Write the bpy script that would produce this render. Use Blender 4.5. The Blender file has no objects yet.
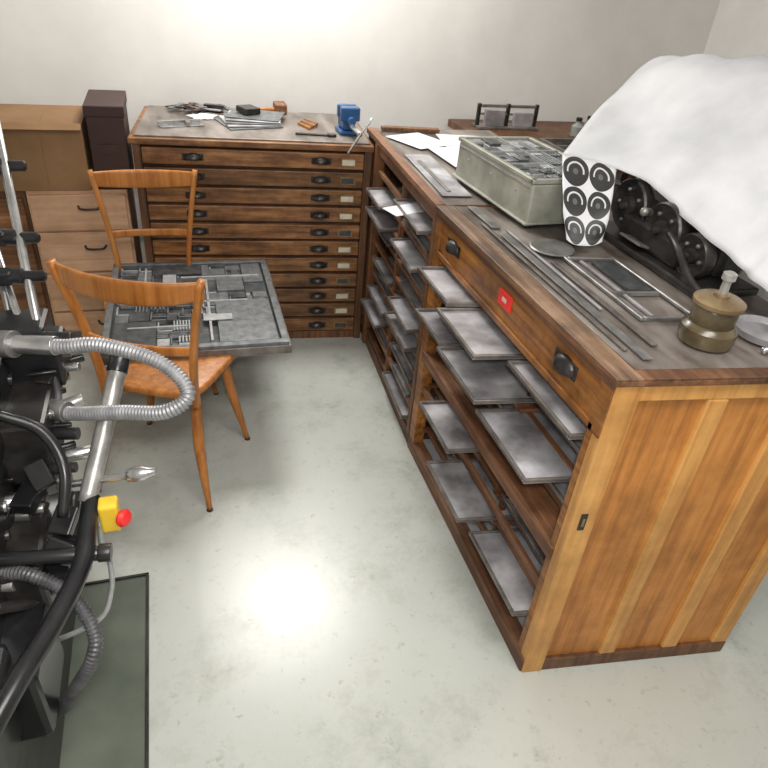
import bpy, bmesh, math, random
from mathutils import Vector, Matrix, Euler
random.seed(7)
sc=bpy.context.scene
try: sc.view_settings.view_transform='Standard'
except Exception: pass
COL=bpy.context.collection
# ------------------------------------------------------------ materials
def newmat(name):
    m=bpy.data.materials.new(name); m.use_nodes=True
    nt=m.node_tree; b=nt.nodes["Principled BSDF"]; return m,nt,b
def N(nt,t,**k):
    n=nt.nodes.new(t)
    for a,v in k.items(): setattr(n,a,v)
    return n
def ramp(nt,fac,stops):
    r=N(nt,'ShaderNodeValToRGB'); e=r.color_ramp.elements
    while len(e)<len(stops): e.new(.5)
    for i,(p,c) in enumerate(stops): e[i].position=p; e[i].color=(*c,1)
    nt.links.new(fac,r.inputs[0]); return r
def noise(nt,scale,detail=5,stretch=(1,1,1),rough=.6):
    tc=N(nt,'ShaderNodeTexCoord'); mp=N(nt,'ShaderNodeMapping'); mp.inputs['Scale'].default_value=stretch
    n=N(nt,'ShaderNodeTexNoise'); n.inputs['Scale'].default_value=scale; n.inputs['Detail'].default_value=detail; n.inputs['Roughness'].default_value=rough
    nt.links.new(tc.outputs['Object'],mp.inputs[0]); nt.links.new(mp.outputs[0],n.inputs['Vector']); return n
def bump(nt,b,h,s=.2,d=.002):
    bp=N(nt,'ShaderNodeBump'); bp.inputs['Strength'].default_value=s; bp.inputs['Distance'].default_value=d
    nt.links.new(h,bp.inputs['Height']); nt.links.new(bp.outputs[0],b.inputs['Normal'])
def wood(name,dark,mid,light,axis='x',rough=.4,grime=.5,vary=.25):
    m,nt,b=newmat(name)
    st={'x':(.8,14,14),'y':(14,.8,14),'z':(14,14,.8)}[axis]
    n=noise(nt,3.2,6,st); r=ramp(nt,n.outputs['Fac'],[(.28,dark),(.5,mid),(.74,light)])
    g=noise(nt,5,6,(1,1,1),.7); gr=ramp(nt,g.outputs['Fac'],[(.3,(1-grime,)*3),(.6,(1,1,1))])
    mx=N(nt,'ShaderNodeMix',data_type='RGBA',blend_type='MULTIPLY'); mx.inputs[0].default_value=1
    nt.links.new(r.outputs[0],mx.inputs[6]); nt.links.new(gr.outputs[0],mx.inputs[7])
    oi=N(nt,'ShaderNodeObjectInfo'); mr=N(nt,'ShaderNodeMapRange'); mr.inputs[3].default_value=1-vary; mr.inputs[4].default_value=1+vary*.6
    nt.links.new(oi.outputs['Random'],mr.inputs[0])
    hs=N(nt,'ShaderNodeHueSaturation'); nt.links.new(mx.outputs[2],hs.inputs['Color']); nt.links.new(mr.outputs[0],hs.inputs['Value'])
    nt.links.new(hs.outputs[0],b.inputs['Base Color'])
    rr=N(nt,'ShaderNodeMapRange'); rr.inputs[3].default_value=rough+.2; rr.inputs[4].default_value=rough-.05
    nt.links.new(g.outputs['Fac'],rr.inputs[0]); nt.links.new(rr.outputs[0],b.inputs['Roughness'])
    bump(nt,b,n.outputs['Fac'],.25,.001); return m
def surf(name,c1,c2,scale=6,rough=.5,metal=0,bumps=0,stretch=(1,1,1),r2=None,detail=5):
    m,nt,b=newmat(name); n=noise(nt,scale,detail,stretch)
    r=ramp(nt,n.outputs['Fac'],[(.32,c1),(.66,c2)]); nt.links.new(r.outputs[0],b.inputs['Base Color'])
    b.inputs['Metallic'].default_value=metal; b.inputs['Roughness'].default_value=rough
    if r2 is not None:
        mr=N(nt,'ShaderNodeMapRange'); mr.inputs[1].default_value=.35; mr.inputs[2].default_value=.65; mr.inputs[3].default_value=rough; mr.inputs[4].default_value=r2
        nt.links.new(n.outputs['Fac'],mr.inputs[0]); nt.links.new(mr.outputs[0],b.inputs['Roughness'])
    if bumps: bump(nt,b,n.outputs['Fac'],bumps,.003)
    return m
M={}
M['drawer']=wood('aged_drawer_wood',(.085,.032,.010),(.25,.105,.034),(.45,.225,.085),'x',.40,.65,.4)
M['frame']=wood('dark_frame_wood',(.055,.024,.011),(.16,.066,.026),(.27,.13,.052),'z',.45,.5)
M['orange']=wood('varnished_orange_wood',(.34,.125,.026),(.52,.21,.046),(.63,.285,.075),'z',.42,.4,.06)
M['orangeb']=wood('varnished_batten_wood',(.46,.20,.05),(.63,.31,.085),(.72,.40,.13),'z',.38,.35,.08)
M['orangey']=wood('varnished_front_wood',(.11,.038,.010),(.33,.125,.025),(.49,.215,.052),'y',.36,.7,.15)
M['rail']=wood('worn_rail_wood',(.07,.030,.016),(.20,.085,.038),(.36,.18,.09),'y',.5,.6,.3)
M['edge']=wood('worn_top_edge',(.07,.04,.025),(.19,.11,.065),(.40,.27,.18),'y',.42,.65,.1)
M['railx']=wood('worn_cross_wood',(.06,.025,.012),(.18,.075,.032),(.32,.16,.075),'x',.45,.5,.3)
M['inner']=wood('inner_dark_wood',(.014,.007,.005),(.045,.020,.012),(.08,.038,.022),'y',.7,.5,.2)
M['chair']=wood('chair_beech',(.30,.095,.019),(.46,.168,.034),(.58,.25,.065),'z',.32,.35,.1)
M['beech']=wood('light_veneer',(.44,.24,.14),(.57,.34,.20),(.65,.42,.27),'x',.45,.25,.08)
M['card']=surf('cardboard',(.17,.09,.036),(.26,.145,.065),3,.8)
M['maroon']=surf('dark_red_board',(.030,.010,.008),(.05,.02,.014),4,.6)
M['galley']=surf('zinc_galley',(.18,.17,.175),(.54,.53,.555),7,.38,.35,.15,(1,1,1),.6,8)
M['board']=surf('grey_bottom_board',(.30,.29,.29),(.48,.47,.48),6,.6,0,.1,(1,1,1),.5,8)
M['rim']=surf('galley_rim_steel',(.10,.085,.075),(.25,.225,.205),14,.42,.5)
M['top']=surf('stained_zinc_top',(.085,.062,.048),(.30,.265,.24),6,.28,.35,.1,(1.8,.6,1),.5,8)
M['steel']=surf('steel',(.42,.42,.42),(.66,.66,.67),20,.25,.9)
M['lever']=surf('worn_lever_steel',(.28,.28,.27),(.50,.49,.47),22,.33,.6)
M['dull']=surf('dull_steel',(.16,.155,.15),(.34,.33,.32),15,.42,.7)
M['iron']=surf('dark_cast_iron',(.012,.011,.011),(.045,.04,.038),18,.35,.3,.2)
M['black']=surf('black_enamel',(.006,.006,.007),(.02,.02,.022),10,.28)
M['hose']=surf('grey_hose',(.20,.20,.21),(.34,.34,.35),25,.42,.4)
M['hosed']=surf('dark_hose',(.05,.05,.055),(.13,.13,.135),25,.4,.3)
M['yellow']=surf('yellow_plastic',(.75,.48,.03),(.85,.58,.05),10,.4)
M['red']=surf('red_plastic',(.75,.02,.02),(.85,.04,.03),10,.35)
M['paper']=surf('white_paper',(.58,.59,.62),(.70,.71,.74),4,.6,0,.25)
M['cover']=surf('cover_sheet_paper',(.42,.425,.45),(.60,.605,.63),3,.48,0,.9,(1,1,1),.65,8)
M['green']=surf('grey_green_enamel',(.22,.225,.185),(.40,.405,.345),9,.40,.2,.1,(1,1,1),.55,8)
M['mat']=surf('green_floor_plate',(.065,.082,.060),(.125,.142,.110),5,.5,0,.2,(1,1,1),.75,8)
M['blue']=surf('blue_enamel',(.015,.07,.20),(.03,.12,.30),8,.35)
M['brass']=surf('old_brass',(.16,.105,.05),(.34,.25,.14),14,.38,.55)
M['olive']=surf('oil_brown_glass',(.045,.033,.016),(.13,.10,.055),9,.25)
M['bottle']=surf('bottle_glass',(.20,.22,.21),(.38,.40,.38),9,.2)
M['label']=surf('label_card',(.50,.43,.32),(.68,.62,.50),20,.7)
M['type1']=surf('type_metal_dark',(.04,.045,.048),(.11,.115,.12),30,.4,.5)
M['type2']=surf('type_metal_mid',(.11,.12,.125),(.22,.23,.235),30,.4,.5)
M['type3']=surf('type_metal_light',(.30,.31,.32),(.48,.48,.48),30,.4,.4)
M['wall']=surf('wall_plaster',(.75,.735,.705),(.83,.815,.785),3,.8,0,.1)
M['ceil']=surf('ceiling_plaster',(.75,.75,.74),(.8,.8,.79),3,.85)
# floor
m,nt,b=newmat('painted_concrete_floor'); M['floor']=m
n1=noise(nt,1.1,6); n2=noise(nt,26,5,(1,1,1),.7); n3=noise(nt,3.2,9,(1,1,1),.78); n4=noise(nt,9,8,(1,1,1),.8)
r1=ramp(nt,n1.outputs['Fac'],[(.3,(.43,.45,.415)),(.7,(.53,.545,.505))])
r2=ramp(nt,n2.outputs['Fac'],[(.60,(1,1,1)),(.72,(.70,.68,.63))])
r3=ramp(nt,n3.outputs['Fac'],[(.30,(.52,.52,.48)),(.40,(.86,.86,.84)),(.50,(1,1,1))])
r4=ramp(nt,n4.outputs['Fac'],[(.30,(.66,.65,.61)),(.41,(1,1,1))])
prev=r1.outputs[0]
for rr_ in (r2,r3,r4):
    a1=N(nt,'ShaderNodeMix',data_type='RGBA',blend_type='MULTIPLY'); a1.inputs[0].default_value=1
    nt.links.new(prev,a1.inputs[6]); nt.links.new(rr_.outputs[0],a1.inputs[7]); prev=a1.outputs[2]
nt.links.new(prev,b.inputs['Base Color']); b.inputs['Roughness'].default_value=.29
b.inputs['Specular IOR Level'].default_value=.65
bump(nt,b,n3.outputs['Fac'],.3,.002)
# ring pattern paper
m,nt,b=newmat('ring_print_paper'); M['rings']=m
uv=N(nt,'ShaderNodeTexCoord'); sx=N(nt,'ShaderNodeVectorMath',operation='MULTIPLY'); sx.inputs[1].default_value=(2,3,1)
fr=N(nt,'ShaderNodeVectorMath',operation='FRACTION'); sb=N(nt,'ShaderNodeVectorMath',operation='SUBTRACT'); sb.inputs[1].default_value=(.5,.5,0)
ln=N(nt,'ShaderNodeVectorMath',operation='LENGTH')
nt.links.new(uv.outputs['UV'],sx.inputs[0]); nt.links.new(sx.outputs[0],fr.inputs[0]); nt.links.new(fr.outputs[0],sb.inputs[0]); nt.links.new(sb.outputs[0],ln.inputs[0])
sxy=N(nt,'ShaderNodeSeparateXYZ'); nt.links.new(sb.outputs[0],sxy.inputs[0])
r=ramp(nt,ln.outputs['Value'],[(0,(.10,.10,.10)),(.10,(.02,.02,.02)),(.27,(.55,.55,.57)),(.33,(.02,.02,.02)),(.49,(.6,.6,.63))]); r.color_ramp.interpolation='CONSTANT'
gt=N(nt,'ShaderNodeMath',operation='GREATER_THAN'); gt.inputs[1].default_value=.06; nt.links.new(sxy.outputs['Y'],gt.inputs[0])
rb=ramp(nt,ln.outputs['Value'],[(0,(.10,.10,.10)),(.10,(.02,.02,.02)),(.49,(.6,.6,.63))]); rb.color_ramp.interpolation='CONSTANT'
mx=N(nt,'ShaderNodeMix',data_type='RGBA'); nt.links.new(gt.outputs[0],mx.inputs[0]); nt.links.new(r.outputs[0],mx.inputs[6]); nt.links.new(rb.outputs[0],mx.inputs[7])
nt.links.new(mx.outputs[2],b.inputs['Base Color']); b.inputs['Roughness'].default_value=.5

# ------------------------------------------------------------ builders
ID=lambda v:v
cur={'p':None,'loc':Vector((0,0,0)),'xf':ID}
def grp(name,loc=(0,0,0),xf=ID):
    e=bpy.data.objects.new(name,None); COL.objects.link(e); e.location=loc; e.empty_display_size=.05
    cur['p']=e; cur['loc']=Vector(loc); cur['xf']=xf; return e
def mk(name,verts,faces,mat,smooth=False,bevel=0,seg=2,top=False,uvs=None):
    me=bpy.data.meshes.new(name)
    loc=Vector((0,0,0)) if top else cur['loc']
    xf=ID if top else cur['xf']
    me.from_pydata([tuple(Vector(xf(Vector(v)))-loc) for v in verts],[],faces); me.update()
    bm=bmesh.new(); bm.from_mesh(me); bmesh.ops.recalc_face_normals(bm,faces=bm.faces); bm.to_mesh(me); bm.free()
    ob=bpy.data.objects.new(name,me); COL.objects.link(ob)
    if mat: me.materials.append(M[mat] if isinstance(mat,str) else mat)
    if smooth:
        for p in me.polygons: p.use_smooth=True
    if not top: ob.parent=cur['p']
    if bevel:
        bv=ob.modifiers.new('bevel','BEVEL'); bv.width=bevel; bv.segments=seg; bv.limit_method='ANGLE'
    return ob
BF=[(0,3,2,1),(4,5,6,7),(0,1,5,4),(1,2,6,5),(2,3,7,6),(3,0,4,7)]
def box(name,a,b,mat,bevel=.002,top=False,rot=None,piv=None):
    x0,y0,z0=a; x1,y1,z1=b
    vs=[Vector(v) for v in [(x0,y0,z0),(x1,y0,z0),(x1,y1,z0),(x0,y1,z0),(x0,y0,z1),(x1,y0,z1),(x1,y1,z1),(x0,y1,z1)]]
    if rot:
        R=Euler(rot).to_matrix(); c=Vector(piv) if piv else (vs[0]+vs[6])/2
        vs=[R@(v-c)+c for v in vs]
    return mk(name,vs,BF,mat,False,bevel,2,top)
def boxes(name,lst,mat,bevel=0):
    V=[];F=[]
    for (a,b) in lst:
        o=len(V); x0,y0,z0=a; x1,y1,z1=b
        V+=[(x0,y0,z0),(x1,y0,z0),(x1,y1,z0),(x0,y1,z0),(x0,y0,z1),(x1,y0,z1),(x1,y1,z1),(x0,y1,z1)]
        F+=[tuple(i+o for i in f) for f in BF]
    return mk(name,V,F,mat,False,bevel,1)
def catmull(P,n):
    P=[Vector(p) for p in P]
    if len(P)==2: return [P[0].lerp(P[1],i/n) for i in range(n+1)]
    Q=[P[0]*2-P[1]]+P+[P[-1]*2-P[-2]]; out=[]
    for i in range(1,len(Q)-2):
        for k in range(n):
            t=k/n; a,b,c,d=Q[i-1],Q[i],Q[i+1],Q[i+2]
            out.append(.5*((2*b)+(c-a)*t+(2*a-5*b+4*c-d)*t*t+(3*b-a-3*c+d)*t**3))
    out.append(P[-1]); return out
def sweep(name,pts,prof,mat,scale=None,n=8,up=None,smooth=True,bevel=0):
    C=catmull(pts,n); L=len(C); V=[];F=[]; k=len(prof); side=None
    for i,c in enumerate(C):
        t=(C[min(i+1,L-1)]-C[max(i-1,0)]).normalized()
        if up is not None: s=Vector(up).cross(t).normalized()
        else:
            if side is None:
                s=t.cross(Vector((0,0,1)));
                if s.length<.1: s=t.cross(Vector((1,0,0)))
                s.normalize()
            else: s=(side-t*side.dot(t)).normalized()
        side=s; w=t.cross(s).normalized()
        f=scale(i/(L-1)) if scale else 1
        for (a,b) in prof: V.append(c+s*a*f+w*b*f)
    for i in range(L-1):
        for j in range(k):
            F.append((i*k+j,i*k+(j+1)%k,(i+1)*k+(j+1)%k,(i+1)*k+j))
    F.append(tuple(range(k))[::-1]); F.append(tuple((L-1)*k+j for j in range(k)))
    return mk(name,V,F,mat,smooth,bevel)
def circ(r,n=14): return [(r*math.cos(2*math.pi*i/n),r*math.sin(2*math.pi*i/n)) for i in range(n)]
def rrect(w,h,r=.3):
    out=[]; e=4
    for i in range(16):
        a=2*math.pi*i/16; c,s=math.cos(a),math.sin(a)
        out.append((w/2*math.copysign(abs(c)**(2/e),c),h/2*math.copysign(abs(s)**(2/e),s)))
    return out
def tube(name,pts,r,mat,n=8,scale=None,k=14): return sweep(name,pts,circ(r,k),mat,scale,n)
def cyl(name,a,b,r,mat,r2=None,bevel=.0015,k=24):
    a=Vector(a);b=Vector(b); r2=r if r2 is None else r2; t=(b-a).normalized()
    s=t.cross(Vector((0,0,1)));
    if s.length<.1: s=t.cross(Vector((1,0,0)))
    s.normalize(); w=t.cross(s); V=[];F=[]
    for c,rr in((a,r),(b,r2)):
        for i in range(k):
            g=2*math.pi*i/k; V.append(c+s*rr*math.cos(g)+w*rr*math.sin(g))
    for i in range(k): F.append((i,(i+1)%k,k+(i+1)%k,k+i))
    F.append(tuple(range(k))[::-1]); F.append(tuple(range(k,2*k)))
    ob=mk(name,V,F,mat,False,bevel)
    for p in ob.data.polygons:
        if len(p.vertices)==4: p.use_smooth=True
    return ob
def lathe(name,c,prof,mat,axis=(0,0,1),k=32):
    c=Vector(c); t=Vector(axis).normalized(); s=t.cross(Vector((0,0,1)))
    if s.length<.1: s=Vector((1,0,0))
    s.normalize(); w=t.cross(s); V=[];F=[]
    for (r,h) in prof:
        for i in range(k):
            g=2*math.pi*i/k; V.append(c+t*h+s*r*math.cos(g)+w*r*math.sin(g))
    for j in range(len(prof)-1):
        for i in range(k): F.append((j*k+i,j*k+(i+1)%k,(j+1)*k+(i+1)%k,(j+1)*k+i))
    F.append(tuple(range(k))[::-1]); F.append(tuple((len(prof)-1)*k+i for i in range(k)))
    ob=mk(name,V,F,mat,True); 
    es=ob.modifiers.new('es','EDGE_SPLIT'); es.split_angle=math.radians(35); return ob
def hose(name,pts,r,mat,pitch=.008):
    C=catmull(pts,40); L=sum((C[i+1]-C[i]).length for i in range(len(C)-1)); 
    m=int(L/pitch)*4; out=[]; step=L/m
    cum=[0]
    for q in range(len(C)-1): cum.append(cum[-1]+(C[q+1]-C[q]).length)
    j=0
    for q in range(m+1):
        d=min(q*step,L-1e-6)
        while cum[j+1]<d: j+=1
        out.append(C[j].lerp(C[j+1],(d-cum[j])/(cum[j+1]-cum[j])))
    return sweep(name,out,circ(r,16),mat,lambda s:1.0 if int(round(s*m))%4 in(0,1) else .82,1)
def cup_pull(name,c,dirv,w,h,d,mat='iron'):
    c=Vector(c); o=Vector(dirv).normalized(); al=o.cross(Vector((0,0,1))).normalized(); V=[];F=[]; nu,nv=14,6
    for j in range(nv+1):
        ph=math.pi/2*j/nv
        for i in range(nu+1):
            th=math.pi*i/nu
            x=-math.cos(th)*w/2
            rr=math.sin(th)
            V.append(c+al*x+o*(d*rr*math.cos(ph))+Vector((0,0,1))*(h*(rr**.7)*math.sin(ph)-h*.35))
    for j in range(nv):
        for i in range(nu):
            a=j*(nu+1)+i; F.append((a,a+1,a+nu+2,a+nu+1))
    ob=mk(name,V,F,mat,True); so=ob.modifiers.new('s','SOLIDIFY'); so.thickness=.003
    return ob
def tray(name,x0,x1,y0,y1,z,mat='galley'):
    box(name,(x0,y0,z),(x1,y1,z+.004),mat,.0008)
    t=.009;h=.013
    boxes(name+'_rim',[((x0,y0,z),(x1,y0+t,z+h)),((x0,y1-t,z),(x1,y1,z+h)),((x0,y0+t,z),(x0+t,y1-t,z+h))],'rim',.0015)
def pack(rect,dep,out,gap=.004):
    x0,y0,x1,y1=rect; w=x1-x0; h=y1-y0
    if dep==0 or (w<.05 and h<.05) or (dep<4 and random.random()<.14): out.append(rect); return
    if w>h*random.uniform(.7,1.4):
        s=x0+w*random.uniform(.3,.7); pack((x0,y0,s-gap,y1),dep-1,out,gap); pack((s,y0,x1,y1),dep-1,out,gap)
    else:
        s=y0+h*random.uniform(.3,.7); pack((x0,y0,x1,s-gap),dep-1,out,gap); pack((x0,s,x1,y1),dep-1,out,gap)
def typeforme(name,rect,z,dep,hr=(.004,.016),empty=.3,lines=.3,maxlines=9):
    out=[]; pack(rect,dep,out); ls={'type1':[],'type2':[],'type3':[]}
    for (x0,y0,x1,y1) in out:
        if x1-x0<.004 or y1-y0<.004: continue
        k=random.random(); hh=z+random.uniform(*hr)
        if k<empty:
            m='type2' if random.random()<.6 else 'type3'; t=min(.006,(x1-x0)*.3,(y1-y0)*.3)
            ls[m]+=[((x0,y0,z),(x1,y0+t,hh)),((x0,y0,z),(x0+t,y1,hh))]
        elif k<empty+lines and (x1-x0)>.02 and (y1-y0)>.02 and max(x1-x0,y1-y0)<.011*maxlines*1.3:
            m='type3' if random.random()<.4 else 'type2'
            if random.random()<.5:
                q=max(2,min(maxlines,int((y1-y0)/.011)))
                for i in range(q):
                    a=y0+(y1-y0)*i/q; ls[m].append(((x0,a,z),(x1-random.uniform(0,.3)*(x1-x0),a+(y1-y0)/q*.5,hh)))
            else:
                q=max(2,min(maxlines,int((x1-x0)/.011)))
                for i in range(q):
                    a=x0+(x1-x0)*i/q; ls[m].append(((a,y0,z),(a+(x1-x0)/q*.5,y1,hh)))
            ls['type1'].append(((x0,y0,z),(x1,y1,z+.003)))
        else:
            q=random.random(); m='type2' if q<.40 else ('type1' if q<.88 else 'type3'); ls[m].append(((x0,y0,z),(x1,y1,hh)))
    for m in ls:
        if ls[m]: boxes(name+'_'+m,ls[m],m,.0006)

# ------------------------------------------------------------ room
box('floor',(-2.6,-2.4,-.08),(2.4,2.95,0),'floor',0,True)
box('ceiling',(-2.6,-2.4,2.7),(2.4,2.95,2.78),'ceil',0,True)
box('wall_back',(-2.6,2.85,0),(2.4,2.95,2.7),'wall',0,True)
box('wall_left',(-2.7,-2.4,0),(-2.6,2.95,2.7),'wall',0,True)
box('wall_right',(2.4,-2.4,0),(2.5,2.95,2.7),'wall',0,True)
box('wall_front',(-2.6,-2.5,0),(2.4,-2.4,2.7),'wall',0,True)

# ------------------------------------------------------------ near galley cabinet
W=.66; H=1.05
sh=lambda v:Vector((v.x,v.y-.13*v.x,v.z))
grp('galley_cabinet',(.33,.5,0),sh)
LN=1.08
box('end_panel',(.02,.012,.03),(W-.01,.028,1.02),'orange',0)
box('end_stile_front',(0,-.004,0),(.062,.028,1.03),'orangeb',.003)
box('end_rail_top',(.062,0,.985),(W,.028,1.03),'orangeb',.003)
box('end_rail_bottom',(.062,-.002,0),(W,.028,.05),'frame',.003)
for i,x in enumerate((.235,.44)): box('end_batten_%d'%i,(x,-.001,.05),(x+.05,.02,.985),'orangeb',.004)
box('end_stile_back',(W-.05,0,.05),(W,.028,.985),'orangeb',.003)
box('latch_plate',(.018,-.007,.60),(.036,-.003,.655),'iron',.003)
box('latch_hole',(.024,-.009,.615),(.030,-.006,.64),'brass',.001)
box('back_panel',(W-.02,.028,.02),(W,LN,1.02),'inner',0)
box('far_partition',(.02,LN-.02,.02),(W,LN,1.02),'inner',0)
box('bottom_board',(.045,.028,.02),(W-.02,LN-.02,.05),'board',0)
box('bottom_rail',(-.005,.0,0),(.045,LN,.06),'rail',.004)
box('stile_far',(-.002,LN-.055,.06),(.04,LN,.90),'orangey',.003)
box('front_post',(.0,.028,.06),(.03,.05,.90),'orangey',.002)
box('middle_shelf',(.0,.05,.465),(W-.02,LN-.055,.495),'rail',.003)
box('middle_shelf_lip',(-.006,.03,.455),(.012,LN-.03,.50),'rail',.003)
box('drawer_rail_lower',(-.004,.028,.885),(.03,LN,.905),'orangey',.002)
box('drawer_front',(.004,.045,.905),(.03,LN-.04,1.012),'orangey',.003)
box('drawer_rail_upper',(-.004,0,1.012),(.03,LN,1.032),'rail',.002)
box('drawer_end_near',(-.004,.0,.885),(.03,.045,1.012),'orangey',.002)
box('drawer_end_far',(-.004,LN-.04,.905),(.03,LN,1.012),'orangey',.002)
for y in (.19,.92):
    cup_pull('cup_pull',(.004,y,.965),(-1,0,0),.085,.036,.026)
    boxes('cup_pull_plate',[((0,y-.05,.945),(.004,y+.05,.985))],'iron',.001)
box('red_label',(-.001,.49,.945),(.004,.565,.99),'red',.001)
box('red_label_text',(-.002,.515,.962),(-.0005,.54,.974),'label',.0)
cols=[(.055,.385),(.40,.70),(.715,1.02)]
for z in (.815,.70,.585,.36,.25,.14):
    rl=[]
    for (a,b_) in cols:
        rl+= [((.03,a-.004,z-.012),(W-.03,a+.014,z)),((.03,b_-.014,z-.012),(W-.03,b_+.004,z))]
    boxes('runner_%d'%int(z*100),rl,'railx',0)
for z in (.80,.685,.57,.345,.235,.125): box('cross_rail_%d'%int(z*1000),(.055,.03,z-.022),(.07,LN-.03,z),'rail',.001)
boxes('column_dividers',[((.05,.388,.50),(.07,.398,.885)),((.05,.703,.50),(.07,.713,.885)),((.05,.388,.06),(.07,.398,.46)),((.05,.703,.06),(.07,.713,.46))],'rail',0)
box('lower_rail_outer',(.006,.03,.315),(.02,LN-.05,.345),'rail',.002)
TR=[(-.09,.70,.98,.86),(-.12,.41,.70,.845),(-.035,.05,.385,.845),(-.10,.68,.93,.725),(-.12,.36,.66,.73),(-.09,.09,.40,.675),
    (-.10,.51,.79,.43),(-.105,.35,.64,.28),(-.045,.05,.375,.2)]
for i,(x,a,b_,z) in enumerate(TR): tray('galley_tray_%d'%i,x,x+.38,a,b_,z)
for i,(x,a,b_,z) in enumerate([(.05,.06,.38,.745),(.04,.72,1.0,.60),(.03,.06,.38,.60),(.05,.41,.69,.60),(.05,.72,1.0,.30),(.04,.06,.38,.35)]):
    tray('inner_tray_%d'%i,x,x+.38,a,b_,z)
box('top_board',(-.012,-.012,1.032),(W,LN,1.046),'rail',.002)
box('top_sheet',(.055,.03,1.046),(W-.01,LN,1.05),'top',.001)
box('top_edge_front',(-.012,-.012,1.046),(.05,LN,1.052),'edge',.002)
box('top_edge_near',(.05,-.012,1.046),(W,.026,1.052),'rail',.002)
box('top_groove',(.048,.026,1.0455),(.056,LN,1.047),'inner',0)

# ------------------------------------------------------------ far galley cabinet
def fx(v): return Vector((v.x+.052*(v.y-1.08), v.y, v.z))
grp('galley_cabinet',(.33,1.6,0),fx)
Y0,Y1=1.085,2.19
box('back_panel',(W-.06,Y0,.0),(W-.04,Y1,1.02),'inner',0)
box('near_end',(.0,Y0,.0),(W-.04,Y0+.02,1.03),'frame',.001)
box('far_end',(.0,Y1-.02,.0),(W-.04,Y1,1.03),'frame',.001)
box('bottom_board',(.0,Y0,.0),(W-.05,Y1,.06),'rail',.002)
box('stile_near',(-.004,Y0,.06),(.03,Y0+.035,1.03),'frame',.002)
box('stile_far',(-.012,1.955,.0),(.03,2.0,1.03),'frame',.002)
box('stile_mid',(.0,1.52,.06),(.02,1.545,.98),'frame',.002)
box('rail_top',(-.004,Y0+.035,.985),(.03,1.955,1.03),'rail',.002)
k=0
for i in range(11):
    z=.10+i*.082
    boxes('slot_rail_%d'%i,[((.0,1.12,z-.018),(.018,1.52,z)),((.0,1.545,z-.018),(.018,1.955,z))],'rail',.001)
    for (a,b_) in ((1.135,1.51),(1.56,1.945)):
        o=random.choice([.0,.01,.03,.02,.05,.07]) ; w=random.uniform(.26,.36); s=random.uniform(0,b_-a-w)
        if random.random()<.82: tray('galley_tray_%d'%k,-o+.004,.36,a+s,a+s+w,z+.002)
        k+=1
box('white_sheet',(-.10,1.36,.925),(.1,1.46,.927),'paper',0,rot=(0,0,.35))
box('top_board',(-.012,Y0,1.03),(W-.02,Y1,1.046),'rail',.002)
box('top_sheet',(.03,Y0,1.046),(W-.03,Y1,1.05),'top',.001)
box('top_edge_front',(-.012,Y0,1.046),(.028,Y1,1.053),'rail',.002)

# ------------------------------------------------------------ drawer cabinet at the back
ca,sa=math.cos(-.10),math.sin(-.10)
def bx(v): return Vector((.03+v.x*ca-v.y*sa, 2.015+v.x*sa+v.y*ca, v.z))
grp('type_drawer_cabinet',(-.5,2.35,0),bx)
D=.62; WB=1.05
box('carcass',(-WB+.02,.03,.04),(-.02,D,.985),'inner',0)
box('side_left',(-WB,0,0),(-WB+.035,D,1.0),'frame',.003)
box('side_right',(-.035,0,0),(0,D,1.0),'frame',.003)
box('plinth',(-WB+.035,.012,0),(-.035,.035,.045),'frame',.002)
box('top_board',(-WB-.012,-.015,.985),(.005,D+.01,1.012),'drawer',.004)
box('top_stone',(-WB+.01,.01,1.012),(-.01,D-.01,1.02),'top',.003)
nd=11; zb=.05; zt=.98; dz=(zt-zb)/nd
for i in range(nd):
    z0=zb+i*dz
    box('drawer_front_%d'%i,(-WB+.038,-.006+random.uniform(-.004,.004),z0+.007),(-.038,.03,z0+dz-.007),'drawer',.004)
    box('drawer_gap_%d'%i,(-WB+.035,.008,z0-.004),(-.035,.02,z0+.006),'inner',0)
    for x in (-.80,-.235):
        cup_pull('cup_pull_%d'%i,(x,-.008,z0+dz*.5),(0,-1,0),.075,.028,.024)
        boxes('pull_plate_%d'%i,[((x-.045,-.011,z0+dz*.5-.014),(x+.045,-.007,z0+dz*.5+.014))],'iron',.001)
    box('label_holder_%d'%i,(-.145,-.012,z0+.022),(-.075,-.006,z0+dz-.028),'brass',.001)
    box('label_card_%d'%i,(-.139,-.0135,z0+.027),(-.081,-.0115,z0+dz-.033),'label' if i%3 else 'type1',0)

# ------------------------------------------------------------ left back furniture
grp('beech_drawer_unit',(-1.25,2.35,0))
box('carcass',(-1.47,2.15,0),(-1.06,2.62,.775),'beech',.003)
for i,(a,b_) in enumerate(((.60,.76),(.40,.59),(.2,.39),(.03,.19))):
    box('drawer_%d'%i,(-1.46,2.132,a),(-1.07,2.15,b_),'beech',.003)
    tube('handle_%d'%i,[(-1.27,2.132,(a+b_)/2+.03),(-1.255,2.105,(a+b_)/2+.025),(-1.195,2.105,(a+b_)/2+.025),(-1.18,2.132,(a+b_)/2+.03)],.005,'iron')
grp('storage_box',(-1.1,2.35,.775))
box('body',(-1.185,2.16,.776),(-1.035,2.5,1.10),'maroon',.004)
box('lid',(-1.19,2.155,1.08),(-1.03,2.505,1.125),'maroon',.004)
box('label',(-1.15,2.152,.93),(-1.07,2.156,.97),'maroon',0)
grp('cardboard_box',(-1.38,2.35,.775))
box('body',(-1.60,2.14,.776),(-1.205,2.55,1.045),'card',.003)
box('flap_front',(-1.60,2.10,1.045),(-1.205,2.14,1.049),'card',.001,rot=(.5,0,0))
box('flap_top',(-1.60,2.14,1.045),(-1.205,2.35,1.05),'card',.001)
box('tape',(-1.42,2.137,.80),(-1.37,2.36,1.052),'card',0)
grp('dark_wood_cabinet',(-1.75,2.35,0))
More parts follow.
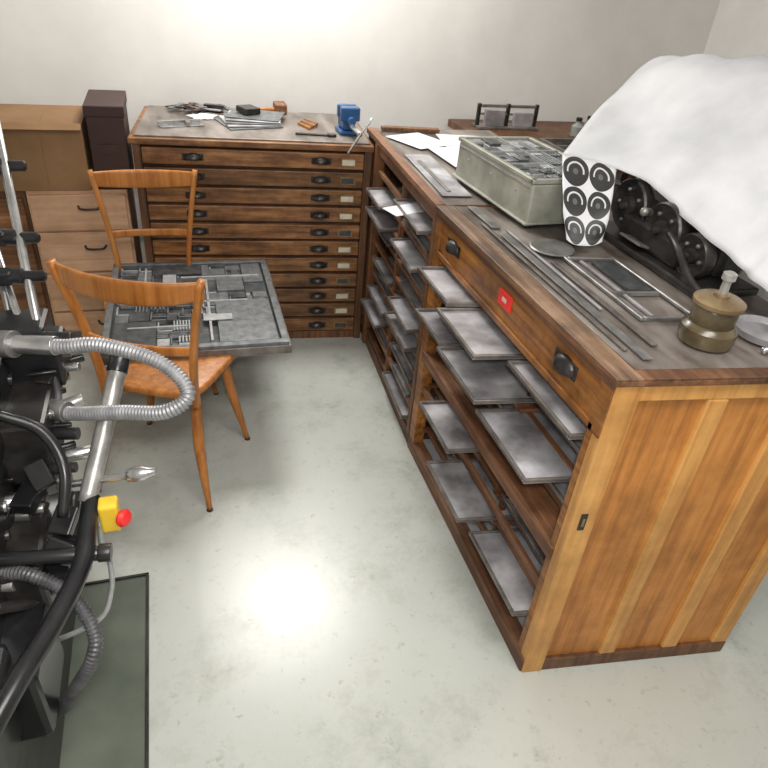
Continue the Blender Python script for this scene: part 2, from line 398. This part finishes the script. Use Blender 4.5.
box('carcass',(-2.05,2.17,0),(-1.475,2.62,.775),'frame',.004)
box('door_left',(-2.04,2.155,.05),(-1.77,2.17,.74),'drawer',.004)
box('door_right',(-1.76,2.155,.05),(-1.49,2.17,.74),'drawer',.004)
lathe('knob_left',(-1.79,2.155,.45),[(.006,0),(.006,.012),(.012,.016),(.012,.024),(.004,.028)],'brass',(0,-1,0))
lathe('knob_right',(-1.74,2.155,.45),[(.006,0),(.006,.012),(.012,.016),(.012,.024),(.004,.028)],'brass',(0,-1,0))

# ------------------------------------------------------------ chairs
def chair(c,fwd,top=.90,hw=.235,sw=.165):
    f=Vector((fwd[0],fwd[1],0)).normalized(); r=Vector((f.y,-f.x,0)); c=Vector((c[0],c[1],0))
    xf=lambda v:c+r*v.x+f*v.y+Vector((0,0,v.z))
    grp('wooden_chair',(c.x,c.y,0),xf)
    V=[];F=[];n=40
    for z,s in ((.432,.93),(.438,1),(.455,1),(.461,.96),(.458,.5)):
        for i in range(n):
            a=2*math.pi*i/n; cc,ss=math.cos(a),math.sin(a); e=2/5
            x=math.copysign(abs(cc)**e,cc); y=math.copysign(abs(ss)**e,ss)
            V.append((x*(.195+.02*y)*s,y*.195*s,z))
    for j in range(4):
        for i in range(n): F.append((j*n+i,j*n+(i+1)%n,(j+1)*n+(i+1)%n,(j+1)*n+i))
    F.append(tuple(range(n))[::-1]); F.append(tuple(4*n+i for i in range(n)))
    mk('seat',V,F,'chair',True)
    rad=lambda s: .85+.5*math.sin(math.pi*min(1,s*1.1))*.6-.35*s
    for i,(sx,sy) in enumerate(((-1,1),(1,1),(1,-1),(-1,-1))):
        ty=.13*sy; fy=.18 if sy>0 else -.25
        tube('leg_%d'%i,[(.145*sx,ty,.435),(.17*sx,(ty+fy)/2,.24),(.215*sx,fy,.004)],.0195,'chair',8,rad)
        cyl('foot_pad_%d'%i,(.215*sx,fy,0),(.215*sx,fy,.006),.012,'black')
    boxes('apron',[((-.15,.12,.405),(.15,.14,.433)),((-.15,-.14,.405),(.15,-.12,.433)),((-.15,-.12,.405),(-.13,.12,.433)),((.13,-.12,.405),(.15,.12,.433))],'chair',.002)
    for sx in (-1,1):
        sweep('post_%s'%('l' if sx<0 else 'r'),[(sw*sx,-.165,.40),((sw+.002)*sx,-.175,.52),((sw+.025)*sx,-.19,.70),(hw*sx,-.215,top)],rrect(.022,.034),'chair',None,8,(0,1,0))
    z=top-.045
    sweep('top_rail',[(-hw-.002,-.205,z+.01),(-hw*.55,-.242,z),(0,-.256,z-.004),(hw*.55,-.242,z),(hw+.002,-.205,z+.01)],rrect(.020,.078),'chair',lambda s:.76+.27*math.sin(math.pi*s),8,(0,0,1))
    z=.635; q=sw+.017
    sweep('lower_rail',[(-q,-.188,z),(-q*.5,-.208,z-.002),(0,-.214,z-.003),(q*.5,-.208,z-.002),(q,-.188,z)],rrect(.014,.032),'chair',None,8,(0,0,1))
chair((-.93,1.18),(.42,.907))
chair((-.975,1.79),(0.0,-1),.905,.21,.15)

# ------------------------------------------------------------ forme tray on the chairs
an=-.02; c0=Vector((-.82,1.585,0))
def tx(v):
    return Vector((c0.x+v.x*math.cos(an)-v.y*math.sin(an),c0.y+v.x*math.sin(an)+v.y*math.cos(an),v.z))
grp('forme_tray',(-.82,1.585,.462),tx)
hx,hy=.335,.39; z=.463
box('base_board',(-hx,-hy,z),(hx,hy,z+.014),'type1',.002)
boxes('rim',[((-hx,-hy,z+.014),(hx,-hy+.026,z+.036)),((-hx,hy-.026,z+.014),(hx,hy,z+.036)),((-hx,-hy+.026,z+.014),(-hx+.026,hy-.026,z+.036)),((hx-.026,-hy+.026,z+.014),(hx,hy-.026,z+.036))],'type2',.002)
boxes('outer_frame',[((-hx-.008,-hy-.008,z-.012),(hx+.008,-hy,z+.022)),((hx,-hy,z-.012),(hx+.008,hy,z+.022))],'rim',.001)
random.seed(16)
typeforme('type',(-hx+.035,-hy+.035,hx-.035,hy-.035),z+.014,7,(.006,.019),.40,.12,6)
boxes('long_furniture',[((-hx+.05,-.02,z+.014),(hx-.12,-.010,z+.034)),((.05,-hy+.05,z+.014),(.060,.2,z+.034)),((-.2,.0,z+.014),(-.192,hy-.06,z+.034)),((-.05,.22,z+.014),(hx-.05,.230,z+.034)),((-.25,-.22,z+.014),(-.03,-.212,z+.034))],'type3',.001)
box('proof_card',(.03,-.19,z+.035),(.14,-.14,z+.037),'type3',0)

# ------------------------------------------------------------ type box on top
an2=.06; c2=Vector((.335,1.115,0))
def yx(v): return Vector((c2.x+v.x*math.cos(an2)-v.y*math.sin(an2),c2.y+v.x*math.sin(an2)+v.y*math.cos(an2),v.z))
grp('galley_box',(.335,1.115,1.05),yx)
hx,hy=.15,.265
box('case',(-hx,-hy,1.066),(hx,hy,1.195),'green',.008)
boxes('base_flange',[((-hx-.01,-hy-.01,1.066),(hx+.01,hy+.01,1.074))],'green',.002)
boxes('top_rim',[((-hx-.004,-hy-.004,1.195),(hx+.004,-hy+.014,1.209)),((-hx-.004,hy-.014,1.195),(hx+.004,hy+.004,1.209)),((-hx-.004,-hy,1.195),(-hx+.014,hy,1.209)),((hx-.014,-hy,1.195),(hx+.004,hy,1.209))],'green',.002)
for i,(a,b_) in enumerate(((-1,-1),(1,-1),(1,1),(-1,1))): lathe('foot_%d'%i,(a*(hx-.02),b_*(hy-.015),1.0535),[(.012,0),(.015,.004),(.015,.01),(.011,.013)],'black')
typeforme('type',(-hx+.018,-hy+.018,hx-.018,hy-.018),1.195,6,(.004,.014),.15,.6,12)
boxes('dividers',[((-.004,-hy+.014,1.195),(.002,hy-.014,1.212)),((-hx+.014,.05,1.195),(hx-.014,.056,1.212)),((-hx+.014,-.1,1.195),(0,-.094,1.212)),((.06,-.2,1.195),(.066,.2,1.212))],'type3',0)
for q in(-.17,.0,.17): lathe('rivet_%d'%int(q*100),(-hx,q,1.15),[(.005,0),(.005,.002),(.002,.004)],'steel',(-1,0,0))
boxes('side_rule',[((-hx-.003,-hy+.01,1.18),(-hx,hy-.01,1.184))],'type3',0)

# ------------------------------------------------------------ items on near top
grp('composing_rules',(.2,.4,1.052),sh)
for i,(x,a,b_,w) in enumerate(((.07,.10,.90,.010),(.092,.06,.80,.024),(.128,.30,.84,.008),(.15,.12,.60,.016),(.09,.86,1.06,.03))):
    box('rule_%d'%i,(x,a,1.0535),(x+w,b_,1.0585),('rim','dull','galley')[i%3],.001)
grp('steel_chase',(.28,.36,1.052),sh)
boxes('frame',[((.20,.24,1.0535),(.212,.62,1.064)),((.348,.24,1.0535),(.36,.62,1.064)),((.212,.24,1.0535),(.348,.252,1.064)),((.212,.608,1.0535),(.348,.62,1.064))],'dull',.002)
box('crossbar',(.215,.38,1.0535),(.345,.39,1.064),'dull',.001)
box('inner_rule',(.24,.26,1.0535),(.248,.60,1.060),'galley',.001)
box('type_strip',(.27,.40,1.0535),(.335,.59,1.062),'type1',.001)
grp('metal_disc',(.20,.68,1.052))
lathe('plate',(.20,.66,1.0605),[(.066,0),(.068,.003),(.064,.006),(.02,.0065)],'dull')

# ------------------------------------------------------------ oil cup
grp('oil_can',(.30,.105,1.052))
lathe('reservoir',(.30,.105,1.0535),[(.052,0),(.060,.003),(.063,.015),(.062,.038),(.054,.048),(.048,.052)],'olive')
lathe('body',(.30,.105,1.1005),[(.046,0),(.050,.006),(.050,.042),(.046,.048)],'olive')
lathe('lid',(.30,.105,1.147),[(.054,0),(.057,.003),(.057,.012),(.048,.018),(.018,.022),(.018,.028),(.012,.030)],'brass')
lathe('spout',(.30,.105,1.176),[(.010,0),(.009,.03),(.015,.034),(.015,.048),(.008,.052)],'lever')
grp('metal_dish',(.47,.10,1.052))
lathe('dish',(.47,.10,1.0535),[(.05,0),(.065,.004),(.072,.022),(.069,.022),(.06,.008)],'galley')
tube('lever',[(.40,.03,1.06),(.44,.02,1.075),(.50,.015,1.068)],.008,'steel')
# ------------------------------------------------------------ covered bench machine
grp('bench_grinder',(.55,.6,1.052))
box('base',(.43,.30,1.0535),(.64,.84,1.075),'iron',.006)
box('housing',(.52,.36,1.075),(.645,.82,1.19),'iron',.03)
box('pedestal',(.46,.44,1.075),(.54,.72,1.15),'iron',.012)
for i,(y,z,rr) in enumerate(((.72,1.165,.082),(.55,1.150,.08),(.41,1.130,.062))):
    lathe('wheel_%d'%i,(.505,y,z),[(rr*.96,0),(rr,.006),(rr,.030),(rr*.94,.036),(rr*.8,.03),(rr*.35,.028),(rr*.33,.045),(rr*.16,.046),(rr*.14,.062),(.004,.064)],'iron',(-1,0,0))
    for q in range(5):
        g=q*2*math.pi/5+i; cyl('bolt_%d_%d'%(i,q),(.478,y+rr*.6*math.cos(g),z+rr*.6*math.sin(g)),(.468,y+rr*.6*math.cos(g),z+rr*.6*math.sin(g)),.006,'dull',k=6)
tube('crank',[(.49,.82,1.20),(.44,.80,1.215),(.40,.77,1.21)],.010,'steel')
tube('shaft',[(.50,.63,1.17),(.44,.60,1.19),(.42,.58,1.195)],.012,'dull')
tube('lever',[(.46,.5,1.16),(.43,.42,1.15),(.42,.33,1.10),(.43,.27,1.075)],.010,'iron')
box('tool_rest',(.42,.56,1.09),(.48,.66,1.098),'dull',.002,rot=(0,.3,0))
cyl('support_post',(.63,.55,1.18),(.63,.55,1.33),.018,'iron')
# white cover sheet with printed flap
grp('paper_cover_sheet',(.65,.6,1.3))
rows=[[(.325,.915,1.268),(.41,.82,1.266),(.470,.68,1.252),(.482,.47,1.207),(.482,.28,1.17),(.465,.15,1.16),(.465,-.02,1.13)],
      [(.46,1.04,1.315),(.54,.88,1.335),(.565,.68,1.345),(.57,.48,1.33),(.57,.30,1.29),(.565,.14,1.27),(.57,-.03,1.25)],
      [(.65,1.20,1.40),(.68,.98,1.43),(.69,.76,1.45),(.70,.55,1.45),(.71,.34,1.44),(.71,.14,1.42),(.72,-.04,1.40)],
      [(.79,1.26,1.49),(.80,1.02,1.53),(.81,.80,1.55),(.83,.57,1.55),(.84,.34,1.54),(.85,.13,1.52),(.86,-.05,1.5)],
      [(.92,1.28,1.48),(.94,1.05,1.53),(.95,.82,1.55),(.96,.58,1.55),(.98,.34,1.55),(.98,.13,1.53),(.99,-.05,1.5)],
      [(1.0,1.28,1.2),(1.02,1.05,1.2),(1.03,.82,1.2),(1.04,.58,1.2),(1.05,.34,1.2),(1.05,.13,1.2),(1.05,-.05,1.2)]]
V=[];F=[]
cc=[catmull(r_,8) for r_ in rows]; nn=len(cc[0]); grid=[]
for j in range(nn): grid.append(catmull([c_[j] for c_ in cc],8))
mm=len(grid[0])
def wav(j,i,p):
    a=min(1,i/6); p=p.copy()
    p.z+=(.008*math.sin(j*.35+i*.25)+.006*math.sin(j*.9-i*.4))*a; p.x+=(.006*math.sin(j*.45)+.003*math.sin(j*1.3))*min(1,j/10)
    return p
G=[[wav(j,i,grid[j][i]) for i in range(mm)] for j in range(nn)]
for j in range(nn): V+=G[j]
for j in range(nn-1):
    for i in range(mm-1): F.append((j*mm+i,j*mm+i+1,(j+1)*mm+i+1,(j+1)*mm+i))
ob=mk('sheet',V,F,'cover',True); so=ob.modifiers.new('s','SOLIDIFY'); so.thickness=.0012
C_=Vector((.332,.60,1.085)); D_=Vector((.222,.635,1.080)); n=24
V=[];F=[]
for j in range(n+1):
    for i in range(n+1):
        u,v=i/n,j/n
        jj=u*11; j0=min(10,int(jj)); topp=G[j0][0].lerp(G[j0+1][0],jj-j0)
        k=.5*(1-.12*max(0,v-.75)/.25-.05*abs(math.sin(3*math.pi*v))*min(1,v*4)); uu=.5+(u-.5)*2*k
        vv=v*(1-.06*(2*abs(u-.5))**3)
        p=topp.lerp(D_.lerp(C_,uu),vv); p+=Vector((-.03,-.045,.008))*math.sin(math.pi*min(1,v*1.05))
        V.append(p)
for j in range(n):
    for i in range(n): F.append((j*(n+1)+i,j*(n+1)+i+1,(j+1)*(n+1)+i+1,(j+1)*(n+1)+i))
ob=mk('printed_flap',V,F,'rings',True)
uvl=ob.data.uv_layers.new(name='UVMap')
for p in ob.data.polygons:
    for li in p.loop_indices:
        vi=ob.data.loops[li].vertex_index; uvl.data[li].uv=((vi%(n+1))/n,(vi//(n+1))/n)
so=ob.modifiers.new('s','SOLIDIFY'); so.thickness=.0008

# ------------------------------------------------------------ items on far top
grp('paper_stack',(.45,1.9,1.053))
for i,(x,y,w,h,a) in enumerate(((.46,1.72,.22,.30,.2),(.44,1.93,.22,.24,-.15),(.22,1.93,.20,.24,.4),(.30,1.66,.16,.30,.05))):
    box('paper_%d'%i,(x-w/2,y-h/2,1.0545+i*.0016),(x+w/2,y+h/2,1.0555+i*.0016),'paper',0,rot=(0,0,a))
grp('zinc_plate',(.12,1.5,1.053))
box('plate',(.06,1.16,1.0545),(.17,1.70,1.0575),'galley',.001,rot=(0,0,-.06))
box('strip',(.085,1.2,1.058),(.10,1.6,1.062),'dull',.001,rot=(0,0,-.06))
grp('wooden_straightedge',(.2,2.13,1.053))
box('bar',(.10,2.10,1.055),(.38,2.14,1.072),'frame',.003,rot=(0,0,-.12))
# ------------------------------------------------------------ vise
grp('bench_vise',(-.04,2.22,1.02))
c=Vector((-.045,2.22,0))
box('base',(c.x-.045,c.y-.06,1.0215),(c.x+.045,c.y+.06,1.04),'blue',.006)
box('body',(c.x-.03,c.y-.05,1.04),(c.x+.03,c.y+.07,1.10),'blue',.01)
box('jaw_fixed',(c.x-.045,c.y-.0,1.09),(c.x+.045,c.y+.03,1.145),'blue',.006)
box('jaw_moving',(c.x-.045,c.y-.07,1.085),(c.x+.045,c.y-.035,1.145),'blue',.006)
box('jaw_plate',(c.x-.044,c.y-.036,1.12),(c.x+.044,c.y-.030,1.146),'steel',.001)
lathe('anvil',(c.x,c.y+.06,1.09),[(.03,0),(.032,.004),(.032,.03),(.028,.034)],'blue')
cyl('screw',(c.x,c.y-.25,1.07),(c.x,c.y,1.07),.011,'steel')
cyl('slide',(c.x,c.y-.10,1.09),(c.x,c.y,1.09),.018,'blue')
tube('tommy_bar',[(c.x+.05,c.y-.25,1.14),(c.x,c.y-.25,1.07),(c.x-.055,c.y-.25,.985)],.005,'steel')
# plates & tools on the stone
grp('zinc_plate_stack',(-.47,2.40,1.021))
for i in range(5):
    box('plate_%d'%i,(-.62+i*.012,2.25+i*.02,1.021+i*.006),(-.36+i*.01,2.48+i*.015,1.025+i*.006),'galley' if i%2 else 'type2',.001,rot=(0,0,.25-.14*i))
box('block',(-.52,2.40,1.052),(-.44,2.50,1.08),'iron',.004,rot=(0,0,.4))
grp('composing_stick',(-.75,2.3,1.021))
box('bed',(-.90,2.27,1.021),(-.70,2.32,1.025),'steel',.001,rot=(0,0,.3))
box('back',(-.90,2.32,1.021),(-.70,2.325,1.04),'steel',.001,rot=(0,0,.3),piv=(-.80,2.295,1.03))
box('knee',(-.78,2.275,1.025),(-.76,2.325,1.042),'dull',.001)
grp('wrench',(-.2,2.2,1.021))
box('handle',(-.30,2.15,1.021),(-.14,2.17,1.028),'iron',.002,rot=(0,0,-.2))
cyl('head',(-.135,2.14,1.021),(-.135,2.14,1.032),.022,'iron')
grp('proof_papers',(-.70,2.47,1.021))
for i in range(3): box('sheet_%d'%i,(-.75+.01*i,2.43,1.0215+.0015*i),(-.66+.01*i,2.54,1.0222+.0015*i),'paper',0,rot=(0,0,.5-.5*i))
grp('wood_furniture_pieces',(-.22,2.36,1.021))
for i in range(6): box('piece_%d'%i,(-.245+.016*i,2.27+.012*i,1.0215),(-.236+.016*i,2.38+.01*i,1.033),'orange' if i%3==0 else 'rail',.001,rot=(0,0,.35+.03*i),piv=(-.2,2.34,1.02))
grp('mallet',(-.34,2.62,1.021))
cyl('handle',(-.46,2.60,1.036),(-.32,2.62,1.036),.011,'chair')
box('head',(-.33,2.57,1.021),(-.27,2.67,1.07),'rail',.008)
random.seed(33)
grp('hand_tools',(-.68,2.6,1.021))
for i in range(18):
    x=random.uniform(-.84,-.52); y=random.uniform(2.56,2.66); l=random.uniform(.03,.08); w=random.uniform(.006,.02)
    box('tool_%d'%i,(x-l,y-w,1.0215+.008*(i%4)),(x+l,y+w,1.0285+.008*(i%4)),random.choice(['iron','dull','rail','type2','galley','black']),.002,rot=(0,0,random.uniform(-1.2,1.2)))

# ------------------------------------------------------------ rear right bench
grp('workbench',(1.3,2.3,0))
box('top',(.72,1.85,.93),(2.1,2.82,.97),'frame',.004)
boxes('legs',[((.75,1.88,0),(.82,1.95,.93)),((2.0,1.88,0),(2.07,1.95,.93)),((.75,2.72,0),(.82,2.79,.93)),((2.0,2.72,0),(2.07,2.79,.93))],'frame',.003)
box('shelf',(.76,1.9,.3),(2.06,2.78,.33),'rail',.002)
grp('metal_frame_rack',(1.0,2.6,.97))
boxes('uprights',[((.80,2.60,.971),(.82,2.62,1.10)),((.98,2.60,.971),(1.0,2.62,1.10)),((1.16,2.60,.971),(1.18,2.62,1.10))],'iron',.003)
boxes('bars',[((.82,2.60,1.08),(1.16,2.615,1.095)),((.82,2.60,1.04),(1.16,2.615,1.05)),((.80,2.56,.971),(1.18,2.66,.985))],'dull',.002)
boxes('plates',[((.84,2.575,.986),(.96,2.60,1.07)),((1.02,2.575,.986),(1.14,2.60,1.06))],'galley',.002)
for i,(x,y,r_,h,mt) in enumerate(((1.36,2.45,.035,.08,'bottle'),(1.46,2.5,.03,.08,'dull'))):
    grp('bottle',(x,y,.97))
    lathe('glass',(x,y,.971),[(r_*.95,0),(r_,.004),(r_,h*.65),(r_*.45,h*.82),(r_*.4,h)],mt)
    lathe('cap',(x,y,.971+h),[(r_*.5,0),(r_*.5,.016),(r_*.45,.018)],'black')
grp('grey_type_case',(1.25,2.1,.97))
box('bottom',(1.0,1.95,.971),(1.45,2.22,.98),'type2',.002)
boxes('walls',[((1.0,1.95,.98),(1.45,1.965,1.01)),((1.0,2.205,.98),(1.45,2.22,1.01)),((1.0,1.965,.98),(1.015,2.205,1.01)),((1.435,1.965,.98),(1.45,2.205,1.01)),((1.22,1.965,.98),(1.23,2.205,1.005)),((1.015,2.08,.98),(1.435,2.09,1.005))],'rim',.001)

# ------------------------------------------------------------ platen press
grp('platen_press',(-1.4,.3,0))
box('base_casting',(-1.85,-.25,.022),(-1.25,.72,.42),'iron',.03)
box('frame_casting',(-1.80,.04,.40),(-1.26,.66,.80),'black',.04)
box('head_casting',(-1.70,.25,.78),(-1.25,.62,.93),'black',.03)
box('bracket_a',(-1.28,.30,.70),(-1.165,.50,.86),'iron',.01)
box('bracket_b',(-1.26,.48,.84),(-1.14,.60,.94),'black',.01)
box('bracket_c',(-1.27,.08,.50),(-1.185,.28,.66),'iron',.012)
box('bracket_d',(-1.28,-.10,.36),(-1.19,.10,.56),'black',.015)
box('front_shield',(-1.40,-.22,.40),(-1.24,-.02,.60),'black',.02)
lathe('flywheel',(-1.255,.36,.50),[(.16,0),(.17,.005),(.17,.035),(.145,.04),(.14,.015),(.05,.015),(.045,.05),(.02,.05)],'iron',(1,0,0))
lathe('cam',(-1.20,.30,.62),[(.05,0),(.055,.004),(.055,.03),(.02,.034),(.018,.06),(.005,.062)],'dull',(1,0,0))
cyl('roller_shaft',(-1.32,.505,.955),(-1.13,.405,.99),.021,'steel')
cyl('roller_sleeve',(-1.28,.485,.962),(-1.22,.45,.975),.03,'dull')
hose('hose_loop',[(-1.18,.43,.98),(-1.11,.39,.995),(-1.04,.36,1.01),(-.94,.31,1.0),(-.885,.275,.97),(-.87,.245,.935),(-.92,.24,.905),(-1.01,.29,.88),(-1.12,.36,.84),(-1.17,.40,.83)],.0165,'hose')
cyl('hose_collar',(-1.20,.42,.825),(-1.13,.37,.838),.024,'dull')
tube('lever_steel',[(-1.01,.44,.93),(-1.055,.32,.815),(-1.098,.205,.712)],.020,'lever')
cyl('lever_cap',(-1.003,.46,.948),(-1.02,.412,.905),.023,'black')
tube('lever_black',[(-1.09,.215,.715),(-1.095,.14,.70),(-1.10,.05,.69),(-1.14,-.07,.68),(-1.185,-.18,.68),(-1.23,-.28,.66)],.019,'black')
cyl('cross_bar',(-1.30,.11,.68),(-1.06,.09,.67),.015,'black')
cyl('bar_end',(-1.075,.092,.671),(-1.05,.09,.67),.019,'iron')
cyl('knob_rod',(-1.16,.26,.72),(-1.01,.22,.76),.008,'steel')
lathe('knurled_knob',(-1.015,.221,.759),[(.008,0),(.014,.006),(.017,.02),(.016,.04),(.010,.052),(.008,.066)],'steel',(.06,-.01,.012))
box('switch_box',(-1.075,.165,.650),(-1.035,.205,.725),'yellow',.006)
lathe('emergency_button',(-1.04,.175,.688),[(.009,0),(.009,.01),(.018,.012),(.02,.018),(.016,.026),(.005,.028)],'red',(.8,-.6,.1))
hose('lower_hose',[(-1.26,.10,.65),(-1.20,.07,.66),(-1.13,.03,.63),(-1.09,-.03,.58),(-1.10,-.06,.53),(-1.15,-.05,.43),(-1.2,0,.30),(-1.28,.05,.2)],.0145,'hosed')
tube('cable',[(-1.08,.19,.66),(-1.085,.19,.60),(-1.075,.18,.54),(-1.08,.15,.48),(-1.12,.12,.42),(-1.28,.12,.36)],.006,'type3')
cyl('feeder_rod',(-1.29,1.08,1.32),(-1.20,.60,.93),.011,'steel')
cyl('feeder_rod_b',(-1.34,.95,1.10),(-1.24,.62,.93),.009,'steel')
cyl('feeder_rod_c',(-1.36,1.05,1.26),(-1.27,.66,.93),.007,'dull')
for i,(x,y,z) in enumerate(((-1.262,.965,1.215),(-1.235,.80,1.085),(-1.222,.71,1.02))):
    lathe('clamp_%d'%i,(x-.04,y,z),[(.016,0),(.02,.004),(.02,.03),(.014,.034),(.014,.08),(.008,.085)],'black',(1,-.1,0))
    box('clamp_block_%d'%i,(x-.12,y-.02,z-.018),(x-.03,y+.02,z+.018),'black',.006)
box('feeder_block',(-1.36,.56,.88),(-1.18,.68,.95),'black',.012)
tube('feeder_arm',[(-1.55,.5,.93),(-1.52,.65,1.05),(-1.40,.85,1.14),(-1.27,.965,1.215)],.014,'black')
tube('gripper_arm',[(-1.25,.30,.90),(-1.17,.28,.86),(-1.13,.22,.80),(-1.14,.16,.72)],.012,'black')
tube('return_arm',[(-1.28,.05,.60),(-1.20,.10,.56),(-1.15,.18,.60),(-1.13,.26,.70)],.013,'iron')
tube('feed_tube',[(-1.30,.50,.92),(-1.20,.52,.90),(-1.16,.46,.84),(-1.17,.36,.78)],.009,'hosed')
random.seed(21)
for i in range(90):
    x=random.uniform(-1.34,-1.145); t=random.random(); y=.06+.52*t+random.uniform(-.04,.04); z=.56+.36*t+random.uniform(-.05,.05)
    s=random.uniform(.010,.032); mt=random.choice(['iron','black','dull','iron','black','black','steel','lever'])
    if random.random()<.5: cyl('shaft_part_%d'%i,(x,y,z),(x+random.uniform(.03,.07),y+random.uniform(-.02,.02),z+random.uniform(-.01,.01)),s*.5,mt)
    else: box('lever_part_%d'%i,(x-s,y-s*1.4,z-s*.6),(x+s,y+s*1.4,z+s*.6),'black' if mt in('steel','lever') else mt,.004,rot=(random.uniform(-.8,.8),random.uniform(-.3,.3),random.uniform(-.6,.6)))
for i in range(14):
    y=random.uniform(.02,.6); z=random.uniform(.2,.6); lathe('bolt_%d'%i,(-1.255,y,z),[(.012,0),(.012,.01),(.006,.012)],'dull',(1,0,0),8)
grp('machine_floor_plate',(-1.5,.1,0))
box('plate',(-2.0,-.7,0),(-1.05,.60,.012),'mat',.003)
boxes('edge_trim',[((-1.058,-.7,.012),(-1.05,.60,.02)),((-2.0,.592,.012),(-1.05,.60,.02))],'iron',.001)
grp('wooden_block',(.97,-.08,0))
box('block',(.93,-.14,0),(1.05,-.04,.05),'orange',.004,rot=(0,0,.3))

# ------------------------------------------------------------ lights
def fixture(x,y,w,h,e,col=(1,.98,.95)):
    grp('ceiling_light',(x,y,2.6))
    box('housing',(x-w/2-.03,y-h/2-.03,2.64),(x+w/2+.03,y+h/2+.03,2.70),'wall',.005)
    L=bpy.data.lights.new('tube_light','AREA'); L.shape='RECTANGLE'; L.size=w; L.size_y=h; L.energy=e; L.color=col
    o=bpy.data.objects.new('tube_light',L); COL.objects.link(o)
    o.parent=cur['p']; o.location=Vector((x,y,2.63))-cur['loc']
fixture(-.30,2.38,.75,.5,50,(1,.975,.93))
fixture(-.3,-.6,1.3,.5,38,(1,.97,.92))
L=bpy.data.lights.new('camera_flash','AREA'); L.size=.12; L.energy=19; L.color=(1,.985,.96)
o=bpy.data.objects.new('camera_flash',L); COL.objects.link(o); o.location=(-.87,-1.0,1.90)
o.rotation_euler=(Vector((-.2,1.2,.4))-o.location).to_track_quat('-Z','Y').to_euler()
w=bpy.data.worlds.new('world'); sc.world=w; w.use_nodes=True
w.node_tree.nodes['Background'].inputs[0].default_value=(.9,.95,1,1); w.node_tree.nodes['Background'].inputs[1].default_value=.3
cd=bpy.data.cameras.new('camera'); co=bpy.data.objects.new('camera',cd); COL.objects.link(co); sc.camera=co
co.location=(-.8554,-.9428,1.7502); co.rotation_euler=(.9859,-.0813,-.2878); cd.sensor_width=36; cd.lens=30.53; cd.clip_start=.02
